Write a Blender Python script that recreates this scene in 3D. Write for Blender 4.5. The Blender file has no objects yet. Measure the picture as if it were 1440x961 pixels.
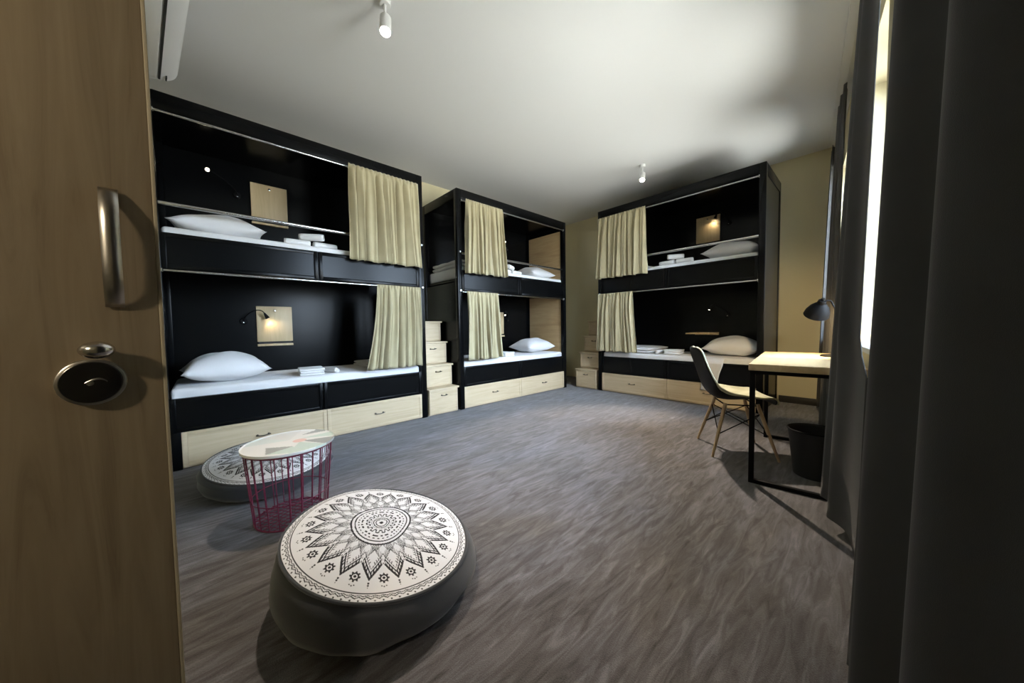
import bpy, bmesh, math, random
from math import sin, cos, pi, sqrt, atan2, radians, hypot, floor
from mathutils import Vector, Matrix

random.seed(7)
SC = bpy.context.scene
COL = SC.collection

# ------------------------------------------------------------------ materials
def _nt(name):
    m = bpy.data.materials.new(name)
    m.use_nodes = True
    nt = m.node_tree
    b = nt.nodes['Principled BSDF']
    return m, nt, b

def mat(name, col, rough=.5, metal=0., spec=.5, bump=None, sheen=0., coat=0.):
    m, nt, b = _nt(name)
    b.inputs['Base Color'].default_value = (*col, 1)
    b.inputs['Roughness'].default_value = rough
    b.inputs['Metallic'].default_value = metal
    b.inputs['Specular IOR Level'].default_value = spec
    b.inputs['Sheen Weight'].default_value = sheen
    b.inputs['Coat Weight'].default_value = coat
    if bump:
        sc, st = bump
        tc = nt.nodes.new('ShaderNodeTexCoord')
        no = nt.nodes.new('ShaderNodeTexNoise')
        no.inputs['Scale'].default_value = sc
        no.inputs['Detail'].default_value = 4
        bp = nt.nodes.new('ShaderNodeBump')
        bp.inputs['Strength'].default_value = st
        bp.inputs['Distance'].default_value = .004
        nt.links.new(tc.outputs['Object'], no.inputs['Vector'])
        nt.links.new(no.outputs['Fac'], bp.inputs['Height'])
        nt.links.new(bp.outputs['Normal'], b.inputs['Normal'])
    return m

def ramp(nt, stops):
    r = nt.nodes.new('ShaderNodeValToRGB')
    el = r.color_ramp.elements
    while len(el) < len(stops): el.new(.5)
    for e, (p, c) in zip(el, stops):
        e.position = p; e.color = (*c, 1)
    return r

def wood(name, stops, scale, rough=.45, spec=.4, distort=1.2):
    """grain runs along the axis with the small scale"""
    m, nt, b = _nt(name)
    tc = nt.nodes.new('ShaderNodeTexCoord')
    mp = nt.nodes.new('ShaderNodeMapping')
    mp.inputs['Scale'].default_value = scale
    n1 = nt.nodes.new('ShaderNodeTexNoise')
    n1.inputs['Scale'].default_value = 1.0
    n1.inputs['Detail'].default_value = 6
    n1.inputs['Roughness'].default_value = .6
    n1.inputs['Distortion'].default_value = distort
    r = ramp(nt, stops)
    nt.links.new(tc.outputs['Object'], mp.inputs['Vector'])
    nt.links.new(mp.outputs['Vector'], n1.inputs['Vector'])
    nt.links.new(n1.outputs['Fac'], r.inputs['Fac'])
    nt.links.new(r.outputs['Color'], b.inputs['Base Color'])
    b.inputs['Roughness'].default_value = rough
    b.inputs['Specular IOR Level'].default_value = spec
    bp = nt.nodes.new('ShaderNodeBump')
    bp.inputs['Strength'].default_value = .08
    bp.inputs['Distance'].default_value = .002
    nt.links.new(n1.outputs['Fac'], bp.inputs['Height'])
    nt.links.new(bp.outputs['Normal'], b.inputs['Normal'])
    return m

def emit(name, col, strength):
    m, nt, b = _nt(name)
    b.inputs['Base Color'].default_value = (*col, 1)
    b.inputs['Emission Color'].default_value = (*col, 1)
    b.inputs['Emission Strength'].default_value = strength
    return m

def fabric(name, col, col2, scale=220, rough=.9, sheen=.3, mixs=6, spec=.2):
    m, nt, b = _nt(name)
    tc = nt.nodes.new('ShaderNodeTexCoord')
    no = nt.nodes.new('ShaderNodeTexNoise')
    no.inputs['Scale'].default_value = mixs
    no.inputs['Detail'].default_value = 5
    r = ramp(nt, [(.3, col), (.7, col2)])
    nt.links.new(tc.outputs['Object'], no.inputs['Vector'])
    nt.links.new(no.outputs['Fac'], r.inputs['Fac'])
    nt.links.new(r.outputs['Color'], b.inputs['Base Color'])
    w = nt.nodes.new('ShaderNodeTexNoise')
    w.inputs['Scale'].default_value = scale
    bp = nt.nodes.new('ShaderNodeBump')
    bp.inputs['Strength'].default_value = .25
    bp.inputs['Distance'].default_value = .002
    nt.links.new(tc.outputs['Object'], w.inputs['Vector'])
    nt.links.new(w.outputs['Fac'], bp.inputs['Height'])
    nt.links.new(bp.outputs['Normal'], b.inputs['Normal'])
    b.inputs['Roughness'].default_value = rough
    b.inputs['Sheen Weight'].default_value = sheen
    b.inputs['Specular IOR Level'].default_value = spec
    return m

def carpet(name):
    m, nt, b = _nt(name)
    L = nt.links.new
    tc = nt.nodes.new('ShaderNodeTexCoord')
    def noise(scale, detail, dist, rot=0.):
        mp = nt.nodes.new('ShaderNodeMapping')
        mp.inputs['Scale'].default_value = scale
        mp.inputs['Rotation'].default_value = (0, 0, rot)
        n = nt.nodes.new('ShaderNodeTexNoise')
        n.inputs['Scale'].default_value = 1
        n.inputs['Detail'].default_value = detail
        n.inputs['Roughness'].default_value = .62
        n.inputs['Distortion'].default_value = dist
        L(tc.outputs['Object'], mp.inputs['Vector'])
        L(mp.outputs['Vector'], n.inputs['Vector'])
        return n
    a = noise((27, 4.2, 1), 7, 1.1, .05)
    c = noise((2.2, 1.1, 1), 3, .6)
    g = noise((260, 260, 260), 2, 0)
    r = ramp(nt, [(.28, (.044, .041, .041)), (.44, (.090, .086, .089)), (.56, (.128, .125, .134)), (.74, (.205, .200, .214))])
    L(a.outputs['Fac'], r.inputs['Fac'])
    r2 = ramp(nt, [(.35, (.86, .80, .74)), (.65, (1.08, 1.08, 1.16))])
    L(c.outputs['Fac'], r2.inputs['Fac'])
    mx = nt.nodes.new('ShaderNodeMix'); mx.data_type = 'RGBA'; mx.blend_type = 'MULTIPLY'
    mx.inputs['Factor'].default_value = 1
    L(r.outputs['Color'], mx.inputs['A']); L(r2.outputs['Color'], mx.inputs['B'])
    r3 = ramp(nt, [(.25, (.62, .62, .62)), (.75, (1.3, 1.3, 1.3))])
    L(g.outputs['Fac'], r3.inputs['Fac'])
    mx2 = nt.nodes.new('ShaderNodeMix'); mx2.data_type = 'RGBA'; mx2.blend_type = 'MULTIPLY'
    mx2.inputs['Factor'].default_value = .75
    L(mx.outputs['Result'], mx2.inputs['A']); L(r3.outputs['Color'], mx2.inputs['B'])
    L(mx2.outputs['Result'], b.inputs['Base Color'])
    b.inputs['Roughness'].default_value = .95
    b.inputs['Specular IOR Level'].default_value = .15
    b.inputs['Sheen Weight'].default_value = .25
    bp = nt.nodes.new('ShaderNodeBump')
    bp.inputs['Strength'].default_value = .5
    bp.inputs['Distance'].default_value = .006
    L(g.outputs['Fac'], bp.inputs['Height'])
    L(bp.outputs['Normal'], b.inputs['Normal'])
    return m

def attr_mat(name, rough=.85, spec=.2):
    m, nt, b = _nt(name)
    a = nt.nodes.new('ShaderNodeAttribute')
    a.attribute_name = 'print'
    nt.links.new(a.outputs['Color'], b.inputs['Base Color'])
    b.inputs['Roughness'].default_value = rough
    b.inputs['Specular IOR Level'].default_value = spec
    return m

def glass(name):
    m = bpy.data.materials.new(name); m.use_nodes = True
    nt = m.node_tree; nt.nodes.clear()
    o = nt.nodes.new('ShaderNodeOutputMaterial')
    t = nt.nodes.new('ShaderNodeBsdfTransparent')
    t.inputs['Color'].default_value = (.93, .96, .96, 1)
    g = nt.nodes.new('ShaderNodeBsdfGlossy'); g.inputs['Roughness'].default_value = .02
    x = nt.nodes.new('ShaderNodeMixShader')
    fr = nt.nodes.new('ShaderNodeFresnel'); fr.inputs['IOR'].default_value = 1.3
    nt.links.new(fr.outputs['Fac'], x.inputs['Fac'])
    nt.links.new(t.outputs[0], x.inputs[1]); nt.links.new(g.outputs[0], x.inputs[2])
    nt.links.new(x.outputs[0], o.inputs['Surface'])
    return m

M = {}
M['carpet'] = carpet('grey_streaked_carpet')
M['wall'] = mat('cream_wall_paint', (.72, .65, .44), .8, spec=.2, bump=(60, .05))
M['ceiling'] = mat('white_ceiling_paint', (.84, .84, .83), .85, spec=.15)
M['black'] = mat('satin_black_board', (.0034, .0037, .0041), .24, spec=.13, bump=(40, .03))
M['blackmatt'] = mat('matt_black_metal', (.006, .006, .0065), .55, spec=.08)
M['pale'] = wood('pale_oak', [(.25, (.55, .43, .265)), (.5, (.635, .51, .335)), (.8, (.70, .58, .40))], (3, 3, 22))
M['palex'] = wood('pale_oak_along', [(.25, (.55, .43, .265)), (.5, (.635, .51, .335)), (.8, (.70, .58, .40))], (1.6, 22, 22))
M['lining'] = wood('oak_lining', [(.25, (.40, .27, .13)), (.5, (.50, .35, .18)), (.8, (.56, .41, .22))], (18, 1.6, 18))
M['flap'] = wood('oak_flap', [(.25, (.52, .40, .22)), (.5, (.62, .48, .28)), (.8, (.68, .54, .33))], (16, 16, 2))
M['desk'] = wood('beech_desk', [(.25, (.56, .42, .23)), (.5, (.64, .49, .28)), (.8, (.70, .55, .33))], (20, 1.8, 20))
M['door'] = wood('oak_door', [(.22, (.19, .145, .095)), (.42, (.30, .24, .165)), (.60, (.345, .28, .195)), (.85, (.40, .33, .235))], (34, 34, 2.0), rough=.5, distort=1.6)
M['edge'] = mat('pale_edge_strip', (.50, .45, .34), .5)
M['chrome'] = mat('brushed_chrome', (.72, .72, .72), .22, metal=1)
M['steel'] = mat('brushed_steel', (.55, .53, .50), .3, metal=1)
M['darkmetal'] = mat('dark_bronze', (.06, .05, .04), .4, metal=.6)
M['linen'] = fabric('white_linen', (.80, .80, .81), (.84, .84, .85), scale=150, mixs=4)
M['towel'] = fabric('white_terry', (.82, .82, .82), (.87, .87, .87), scale=380, mixs=5)
M['beige'] = fabric('beige_curtain', (.40, .35, .215), (.47, .415, .26), scale=300, mixs=5)
M['grey'] = fabric('charcoal_curtain', (.034, .033, .032), (.040, .039, .038), scale=900, mixs=3, rough=.7, sheen=.12, spec=.3)
M['pouf'] = fabric('slate_grey_cotton', (.036, .038, .043), (.050, .053, .059), scale=320, mixs=4)
M['print'] = attr_mat('printed_cotton')
M['tabletop'] = attr_mat('printed_tray', .35, .5)
M['magenta'] = mat('raspberry_wire', (.17, .015, .048), .4, spec=.5)
M['white'] = mat('white_plastic', (.82, .82, .82), .35)
M['whitem'] = mat('white_enamel', (.85, .85, .84), .4)
M['slot'] = mat('dark_slot', (.02, .02, .02), .7)
M['lens'] = emit('lit_lens', (1, .93, .80), 60)
M['bulb'] = emit('lit_reading_bulb', (1, .88, .66), 45)
M['bulb_dim'] = emit('small_reading_bulb', (1, .88, .66), 14)
M['cream'] = fabric('olive_cream_upholstery', (.40, .38, .24), (.56, .54, .40), scale=200, mixs=9)
M['shell'] = mat('black_shell', (.006, .006, .0055), .5, spec=.1)
M['legwood'] = wood('beech_leg', [(.25, (.40, .27, .15)), (.8, (.56, .41, .25))], (20, 20, 3))
M['bin'] = mat('black_mesh_bin', (.010, .010, .011), .6)
M['frame'] = mat('white_window_frame', (.80, .80, .79), .4)
M['glass'] = glass('window_glass')
M['blackgloss'] = mat('glossy_black_plastic', (.006, .006, .007), .12)
M['baseboard'] = mat('dark_baseboard', (.03, .028, .026), .5)

# ------------------------------------------------------------------ mesh helpers
class MB:
    def __init__(self):
        self.bm = bmesh.new()
    def poly(self, vs, faces):
        v = [self.bm.verts.new(p) for p in vs]
        for f in faces:
            try: self.bm.faces.new([v[i] for i in f])
            except ValueError: pass
        return self
    def box(self, x0, x1, y0, y1, z0, z1, bev=0., seg=2):
        if x0 > x1: x0, x1 = x1, x0
        if y0 > y1: y0, y1 = y1, y0
        t = bmesh.new()
        r = bmesh.ops.create_cube(t, size=1)
        for v in r['verts']:
            v.co = Vector(((x0+x1)/2+v.co.x*(x1-x0), (y0+y1)/2+v.co.y*(y1-y0), (z0+z1)/2+v.co.z*(z1-z0)))
        if bev > 0:
            bmesh.ops.bevel(t, geom=list(t.edges), offset=bev, segments=seg, profile=.5, affect='EDGES')
        self._merge(t)
        return self
    def _merge(self, t, mtx=None):
        vm = {}
        for v in t.verts:
            vm[v] = self.bm.verts.new(mtx @ v.co if mtx else v.co)
        for f in t.faces:
            self.bm.faces.new([vm[v] for v in f.verts])
        t.free()
    def tube(self, pts, r, n=10, closed=False, caps=True):
        pts = [Vector(p) for p in pts]
        rs = r if isinstance(r, (list, tuple)) else [r]*len(pts)
        N = len(pts)
        rings = []
        up = None
        for i, p in enumerate(pts):
            if closed:
                d = pts[(i+1) % N]-pts[(i-1) % N]
            else:
                d = pts[min(i+1, N-1)]-pts[max(i-1, 0)]
            d.normalize()
            if up is None:
                up = Vector((0, 0, 1)) if abs(d.z) < .9 else Vector((1, 0, 0))
            a = d.cross(up)
            if a.length < 1e-5: a = d.cross(Vector((0, 1, 0)))
            a.normalize(); b = a.cross(d).normalized(); up = b
            rings.append([self.bm.verts.new(p+(a*cos(2*pi*k/n)+b*sin(2*pi*k/n))*rs[i]) for k in range(n)])
        for i in range(N if closed else N-1):
            A, B = rings[i], rings[(i+1) % N]
            for k in range(n):
                self.bm.faces.new((A[k], A[(k+1) % n], B[(k+1) % n], B[k]))
        if caps and not closed:
            self.bm.faces.new(rings[0][::-1]); self.bm.faces.new(rings[-1])
        return self
    def lathe(self, prof, n=32, mtx=None, cap=True):
        """prof: list of (r, z) from bottom to top, about local z"""
        t = bmesh.new()
        rings = []
        for r, z in prof:
            if r < 1e-6: rings.append([t.verts.new((0, 0, z))])
            else: rings.append([t.verts.new((r*cos(2*pi*k/n), r*sin(2*pi*k/n), z)) for k in range(n)])
        for A, B in zip(rings, rings[1:]):
            for k in range(n):
                k2 = (k+1) % n
                if len(A) == 1 and len(B) == 1: continue
                if len(A) == 1: t.faces.new((A[0], B[k2], B[k]))
                elif len(B) == 1: t.faces.new((A[k], A[k2], B[0]))
                else: t.faces.new((A[k], A[k2], B[k2], B[k]))
        if cap:
            if len(rings[0]) > 1: t.faces.new(rings[0][::-1])
            if len(rings[-1]) > 1: t.faces.new(rings[-1])
        self._merge(t, mtx)
        return self
    def grid(self, fn, nu, nv, wrap=False):
        vs = [[self.bm.verts.new(fn(i/nu, j/nv)) for i in range(nu if wrap else nu+1)] for j in range(nv+1)]
        for j in range(nv):
            for i in range(nu):
                i2 = (i+1) % nu if wrap else i+1
                self.bm.faces.new((vs[j][i], vs[j][i2], vs[j+1][i2], vs[j+1][i]))
        return vs
    def build(self, name, m, parent=None, smooth=35, recalc=True, mtx=None):
        if mtx is not None: bmesh.ops.transform(self.bm, matrix=mtx, verts=self.bm.verts)
        if recalc: bmesh.ops.recalc_face_normals(self.bm, faces=self.bm.faces)
        me = bpy.data.meshes.new(name)
        self.bm.to_mesh(me); self.bm.free()
        if m is not None: me.materials.append(m)
        if smooth:
            for p in me.polygons: p.use_smooth = True
            if smooth < 180: me.set_sharp_from_angle(angle=radians(smooth))
        o = bpy.data.objects.new(name, me)
        COL.objects.link(o)
        if parent is not None: o.parent = parent
        return o

def tag(o, label, cat, group=None, kind=None):
    o['label'] = label; o['category'] = cat
    if group: o['group'] = group
    if kind: o['kind'] = kind
    return o

def empty(name, loc=(0, 0, 0), rz=0., label=None, cat=None, group=None):
    o = bpy.data.objects.new(name, None)
    o.empty_display_size = .1
    COL.objects.link(o)
    o.location = loc; o.rotation_euler = (0, 0, rz)
    if label: tag(o, label, cat, group)
    return o

def solid(o, t, off=0.):
    md = o.modifiers.new('thickness', 'SOLIDIFY'); md.thickness = t; md.offset = off
    return o

def align(p, d):
    """matrix taking local +z to direction d at point p"""
    d = Vector(d).normalized()
    return Matrix.Translation(p) @ d.to_track_quat('Z', 'Y').to_matrix().to_4x4()

# ------------------------------------------------------------------ the room
CEIL = 3.0
XL, YB = -4.20, 5.345            # left wall behind the bunks, far wall
TH = radians(6.0)               # the window wall is slightly out of square
WT = Vector((-sin(TH), cos(TH), 0)); WN = Vector((-cos(TH), -sin(TH), 0))
WO = Vector((.29, 0, 0))
def W(s, d, z):                  # along the window wall, distance into the room, height
    return WO + WT*s + WN*d + Vector((0, 0, z))
WM = Matrix.Translation(WO) @ Matrix.Rotation(TH, 4, 'Z')   # local +y along wall, -x into the room

def struct(o, label, cat):
    return tag(o, label, cat, kind='structure')

struct(MB().box(-4.5, .9, -2.2, 5.6, -.12, 0).build('floor', M['carpet'], smooth=0),
       'grey carpet floor with streaky wave pattern', 'floor')
struct(MB().box(-4.5, .9, -2.2, 5.6, CEIL, CEIL+.12).build('ceiling', M['ceiling'], smooth=0),
       'plain white ceiling above the bunk beds', 'ceiling')
struct(MB().box(XL-.15, XL, -1.2, 5.6, 0, CEIL).build('wall_left', M['wall'], smooth=0),
       'cream wall behind the two left bunk beds', 'wall')
struct(MB().box(XL-.1, .4, YB, YB+.15, 0, CEIL).build('wall_back', M['wall'], smooth=0),
       'cream far wall behind the right bunk bed', 'wall')
struct(MB().box(-.775, -.215, YB-.015, YB, 0, .085, .003).build('baseboard_back', M['baseboard']),
       'dark baseboard along the cream far wall', 'baseboard')

# window wall with three openings
WINS = [(1.34, 2.06), (2.50, 3.45), (4.28, 5.04)]
SILL, HEAD = .83, 2.62
mb = MB()
edges = [-1.5] + [e for w in WINS for e in w] + [5.75]
for a, b in zip(edges[0::2], edges[1::2]):
    mb.box(0, .34, a, b, 0, CEIL)
for a, b in WINS:
    mb.box(0, .34, a, b, 0, SILL); mb.box(0, .34, a, b, HEAD, CEIL)
struct(mb.build('wall_right', M['wall'], smooth=0, mtx=WM), 'cream window wall behind the charcoal curtains', 'wall')
for k, (a, b) in enumerate(WINS, 1):
    r = empty('window_%d' % k, W((a+b)/2, 0, SILL), TH)
    r['kind'] = 'structure'
    tag(r, ['white framed window nearest the door, between charcoal curtains', 'wide white framed window beside the desk',
            'white framed window nearest the far wall'][k-1], 'window')
    h = (b-a)/2; H = HEAD-SILL
    f = MB()
    x0, x1 = .20, .26
    f.box(x0, x1, -h, -h+.06, 0, H, .004); f.box(x0, x1, h-.06, h, 0, H, .004)
    f.box(x0, x1, -h+.06, h-.06, 0, .06, .004); f.box(x0, x1, -h+.06, h-.06, H-.06, H, .004)
    f.box(x0, x1, -.035, .035, .06, H-.06, .004)
    f.build('window_frame', M['frame'], r)
    for s in (-1, 1):
        MB().box(.228, .234, s*.035, s*(h-.06), .06, H-.06).build('window_pane', M['glass'], r, smooth=0)
    MB().box(-.03, .20, -h-.0, h+.0, -.001, .03, .006).build('window_sill', M['frame'], r)

# front wall carrying the air conditioner, entry recess around the camera
FT = math.atan(.10)
FM = Matrix.Translation((-.90, -.10, 0)) @ Matrix.Rotation(FT, 4, 'Z')
struct(MB().box(-3.6, 0, -.15, 0, 0, CEIL).build('wall_front', M['wall'], smooth=0, mtx=FM), 'wall carrying the white air conditioner', 'wall')
struct(MB().box(-1.05, -.90, -1.25, -.12, 0, CEIL).build('wall_entry', M['wall'], smooth=0), 'side wall of the entry recess behind the open door', 'wall')
struct(MB().box(-1.05, .75, -1.25, -1.12, 0, CEIL).build('wall_corridor', M['wall'], smooth=0), 'wall at the back of the entry recess', 'wall')

# ------------------------------------------------------------------ open door
DA = radians(6)
door = empty('door_1', (-.75, -.046, 0), 0)
door['kind'] = 'structure'
tag(door, 'open oak room door with steel handle and round lock', 'door')
# local frame: +x along the leaf from the free edge to the hinge, +y out of the visible face
dx = Vector((sin(DA), -cos(DA), 0)); dn = Vector((cos(DA), sin(DA), 0))
DM = Matrix(((dx.x, dn.x, 0, 0), (dx.y, dn.y, 0, 0), (0, 0, 1, 0), (0, 0, 0, 1)))
DM = Matrix(((dx.x, dn.x, 0, 0), (dx.y, dn.y, 0, 0), (0, 0, 1, 0), (0, 0, 0, 1)))
MB().box(.0045, .86, -.042, 0, .008, 2.36, .0015).build('door_leaf', M['door'], door, mtx=DM)
MB().box(0, .0045, -.042, .0006, .008, 2.36, .001).build('edge_strip', M['edge'], door, mtx=DM)
# bow handle: flat steel strap arching out of the face
hz0, hz1, hx = 1.038, 1.205, .0475
def strap(u, v):
    z = hz0+(hz1-hz0)*v
    y = .003 + .022*(1-abs(2*v-1)**3.2)
    return (hx+(u-.5)*.0185, y, z)
h = MB(); h.grid(strap, 2, 28)
o = h.build('door_handle', M['steel'], door, mtx=DM, smooth=60); solid(o, .003, 0)
lk = MB().lathe([(.0, 0), (.0315, 0), (.0325, .004), (.0315, .009), (.029, .0105), (.0, .0105)], 48, align((.073, 0, .932), (0, 1, 0))).build('lock_rim', M['steel'], door, mtx=DM)
MB().lathe([(.0, .0105), (.0285, .0105), (.0275, .014), (.0, .0148)], 48, align((.073, 0, .932), (0, 1, 0))).build('lock_reader', M['blackgloss'], lk, mtx=DM)
mk = MB()
mk.tube([(.073-.014+.020*k/14, .0153, .932+.0048*sin(pi*(k/14)**.8)) for k in range(15)], [.0003+.0010*sin(pi*k/14)**.7 for k in range(15)], 6)
mk.lathe([(0, 0), (.0038, 0), (.0034, .0009), (0, .0012)], 20, align((.0742, .0143, .9315), (0, 1, 0)))
mk.build('lock_mark', M['steel'], lk, mtx=DM)
tk = MB().lathe([(.008, 0), (.008, .012), (.0135, .015), (.0165, .020), (.0165, .025), (.0135, .032), (.007, .0365), (.0, .038)], 28, align((0, 0, 0), (0, 1, 0)))
bmesh.ops.transform(tk.bm, matrix=Matrix.Translation((.066, 0, .977)) @ Matrix.Diagonal((1.0, 1, .72, 1)), verts=tk.bm.verts)
tk.build('thumb_turn', M['chrome'], door, mtx=DM)

# ------------------------------------------------------------------ bunk beds
BL, BD = 2.07, .84
PW = .062                                    # post width
def bow_handle(mb, x, y, z, w=.075):
    for s in (-1, 1):
        mb.lathe([(0, 0), (.009, 0), (.008, .006), (.005, .012), (.005, .02), (0, .02)], 10, align((x+s*w/2, y, z), (0, -1, 0)))
    mb.tube([(x-w/2-.012, y-.017, z+.002), (x-w/2, y-.020, z), (x, y-.024, z-.004), (x+w/2, y-.020, z), (x+w/2+.012, y-.017, z+.002)], .0042, 8)

def shaker(mb, x0, x1, y, z0, z1, t=.02, st=.028, rec=.006, bev=.0015):
    """framed front: recessed field and raised stiles"""
    mb.box(x0+st*.8, x1-st*.8, y+rec, y+t, z0+st*.8, z1-st*.8)
    mb.box(x0, x0+st, y, y+t, z0, z1, bev); mb.box(x1-st, x1, y, y+t, z0, z1, bev)
    mb.box(x0+st, x1-st, y, y+t, z0, z0+st, bev); mb.box(x0+st, x1-st, y, y+t, z1-st, z1, bev)

def bunk(loc, rz, m, zs, label, BL=2.07, lining=False, inset=0.):
    """m = +1: pillow end at local +x.  Everything is laid out in a local frame, front at y = 0"""
    r = empty('bunk_bed', loc, rz, label, 'bunk bed', 'black curtained bunk beds')
    MIR = Matrix.Diagonal((m, 1, zs, 1))
    hx = BL/2
    def B(mb, name, mt, par=r, **k):
        return mb.build(name, mt, par, mtx=MIR, **k)
    T = 2.66
    for sx in (-1, 1):
        for y0 in (0, BD-PW):
            xa, xb = (-hx, -hx+PW) if sx < 0 else (hx-PW, hx)
            B(MB().box(xa, xb, y0, y0+PW, 0, T, .004), 'post', M['black'])
    # top frame and roof
    B(MB().box(-hx+PW, hx-PW, 0, .05, T-.118, T, .003), 'top_beam', M['black'])
    for sx in (-1, 1):
        xa, xb = (-hx, -hx+.03) if sx < 0 else (hx-.03, hx)
        B(MB().box(xa, xb, PW, BD-PW, T-.118, T, .003), 'side_beam', M['black'])
    B(MB().box(-hx+.03, hx-.03, .05, BD-.02, T-.045, T-.01), 'roof_panel', M['black'], smooth=0)
    B(MB().box(-hx+PW, hx-PW, BD-.022, BD, .28, T-.012), 'back_panel', M['black'], smooth=0)
    # end panels
    B(MB().box(hx-.028, hx-.006, PW, BD-PW, .02, T-.118), 'end_panel', M['black'], smooth=0)
    B(MB().box(-hx+.006, -hx+.028, PW, BD-PW, .02, 1.555), 'end_panel', M['black'], smooth=0)
    for z0, z1 in ((.46, 1.50), (1.63, T-.13)) if lining else ():
        B(MB().box(hx-.044, hx-.0281, PW, BD-PW+.03, z0, z1), 'wood_lining', M['lining'], smooth=0)
    # bed decks and framed front boards
    for nm, zb, zt, zd in (('lower', .275, .52, .44), ('upper', 1.45, 1.70, 1.605)):
        B(MB().box(-hx+.03, hx-.045, .032, BD-.023, zd-.03, zd), 'bed_deck', M['black'], smooth=0)
        f = MB()
        f.box(-hx+PW, hx-PW, .014, .031, zb, zt)
        for a, b in ((-hx+PW, -.004), (.004, hx-PW)):
            shaker(f, a, b, 0, zb+.0, zt, t=.014, st=.03, rec=.008)
        B(f, 'front_board', M['black'])
    # drawers under the lower bunk
    B(MB().box(-hx+PW, hx-PW, .03, .05, .0, .276), 'drawer_carcass', M['palex'], smooth=0)
    if inset:
        B(MB().box(hx-PW-inset, hx-PW, .004, .03, 0, .276, .002), 'corner_panel', M['black'])
    for a, b in ((-hx+PW+.002, -.002-inset*.5), (.002-inset*.5, hx-PW-.002-inset)):
        d = MB(); shaker(d, a, b, .004, .012, .272, t=.026, st=.03, rec=.005)
        d = B(d, 'drawer', M['palex'])
        hh = MB(); bow_handle(hh, (a+b)/2, .004, .150)
        B(hh, 'handle', M['darkmetal'], d)
    # guard rail and the curtain rods
    g = MB().tube([(-hx+PW, .035, 1.91), (hx-PW, .035, 1.91)], .014, 12)
    g.tube([(-hx+PW, .035, 1.89), (-hx+PW+.012, .035, 1.91)], .014, 8)
    B(g, 'guard_rail', M['chrome'])
    for z in (2.528, 1.436):
        g = MB().tube([(-hx+PW-.002, .004, z), (hx-PW+.002, .004, z)], .0085, 12)
        for sx in (-1, 1):
            g.lathe([(0, 0), (.017, 0), (.017, .008), (.011, .014), (0, .014)], 16, align((sx*(hx-PW+.004), .004, z), (-sx, 0, 0)))
        B(g, 'curtain_rod', M['chrome'])
    for z in (1.91, 1.45):
        k = MB().lathe([(0, 0), (.013, 0), (.013, .012), (.009, .018), (0, .018)], 14, align((-hx+PW*.45, 0, z), (0, -1, 0)))
        B(k, 'end_cap', M['chrome'])
    return r

FX = -3.362
BEDS = {
    'near': dict(loc=(FX, .77, 0), BL=2.07, ox=0, lining=False, inset=.048, rz=pi/2, m=-1, zs=1.0, label='black bunk bed nearest the door, behind the small wire table'),
    'mid': dict(loc=(FX, 3.2835, 0), BL=2.07, ox=0, lining=True, rz=pi/2, m=1, zs=1.0, label='black bunk bed in the far left corner, between the two wooden stairs'),
    'far': dict(loc=(-1.822, 4.463, 0), BL=2.07, ox=0, lining=False, rz=0, m=1, zs=1.026, label='black bunk bed against the far wall, behind the chair and desk'),
}
for k, d in BEDS.items():
    d['root'] = bunk(d['loc'], d['rz'], d['m'], d['zs'], d['label'], d['BL'], d['lining'], d.get('inset', 0.))
    d['mtx'] = Matrix.Translation(d['loc']) @ Matrix.Rotation(d['rz'], 4, 'Z') @ Matrix.Diagonal((d['m'], 1, d['zs'], 1))

WHERE = {  # short names of the six bunks
         ('near', 'u'): 'upper bunk nearest the door', ('near', 'l'): 'lower bunk nearest the door',
         ('mid', 'u'): 'upper bunk of the far left bed', ('mid', 'l'): 'lower bunk of the far left bed',
         ('far', 'u'): 'upper bunk on the far wall', ('far', 'l'): 'lower bunk on the far wall'}
ZM = {'u': 1.605, 'l': .44}
MTH = .147

def place(o, d, x, y, z, rz=0.):
    """put an object built about its own base at bed-local x, y, z"""
    p = d['mtx'] @ Vector((x+d['ox'], y, z))
    o.location = p
    o.rotation_euler = (0, 0, d['rz'] + rz*d['m'])
    return o

def mattress(d, bed, lv):
    hx = d['BL']/2-.066
    mb = MB().box(-hx, hx, -.385, .385, 0, MTH, .028, 4)
    o = mb.build('mattress', M['linen'], smooth=50)
    tag(o, 'white sheeted mattress on the %s' % WHERE[bed, lv], 'mattress', 'bunk mattresses')
    place(o, d, -d['ox'], .033+.387, ZM[lv]+.001)
    return o

def pillow(d, bed, lv, x, y, rz, lean=0., size=(.60, .50, .20), z=None):
    w, dp, h = size
    rnd = random.Random(hash((bed == 'near', lv == 'u', bed == 'far')) & 255)
    ph = [rnd.uniform(0, 6.28) for _ in range(6)]
    def surf(sgn):
        def fn(u, v):
            a, b = 2*u-1, 2*v-1
            px = 1-.10*(1-b*b)*abs(a)**3
            py = 1-.13*(1-a*a)*abs(b)**3
            q = max(0, (1-abs(a)**2.3))**.62*max(0, (1-abs(b)**2.3))**.62
            z = h*q*(.62 if sgn > 0 else -.38)
            z += sgn*.006*q*(sin(5*a+ph[0]+3*b)+sin(7*b+ph[1]-4*a))
            zz = z+h*.38
            return (a*w/2*px, b*dp/2*py, max(zz, .002)+.008*(1-q)*sin(4*a+ph[2])*sin(3*b+ph[3])*0)
        return fn
    mb = MB()
    mb.grid(surf(1), 30, 26); mb.grid(surf(-1), 30, 26)
    bmesh.ops.remove_doubles(mb.bm, verts=mb.bm.verts, dist=.0008)
    o = mb.build('pillow', M['linen'], smooth=80)
    tag(o, 'white pillow lying at the head of the %s' % WHERE[bed, lv], 'pillow', 'white pillows at the bunk heads')
    place(o, d, x, y, (ZM[lv]+MTH+.0015/d['zs']), rz)
    if lean: o.rotation_euler = (lean[0], lean[1], o.rotation_euler[2])
    return o

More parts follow.
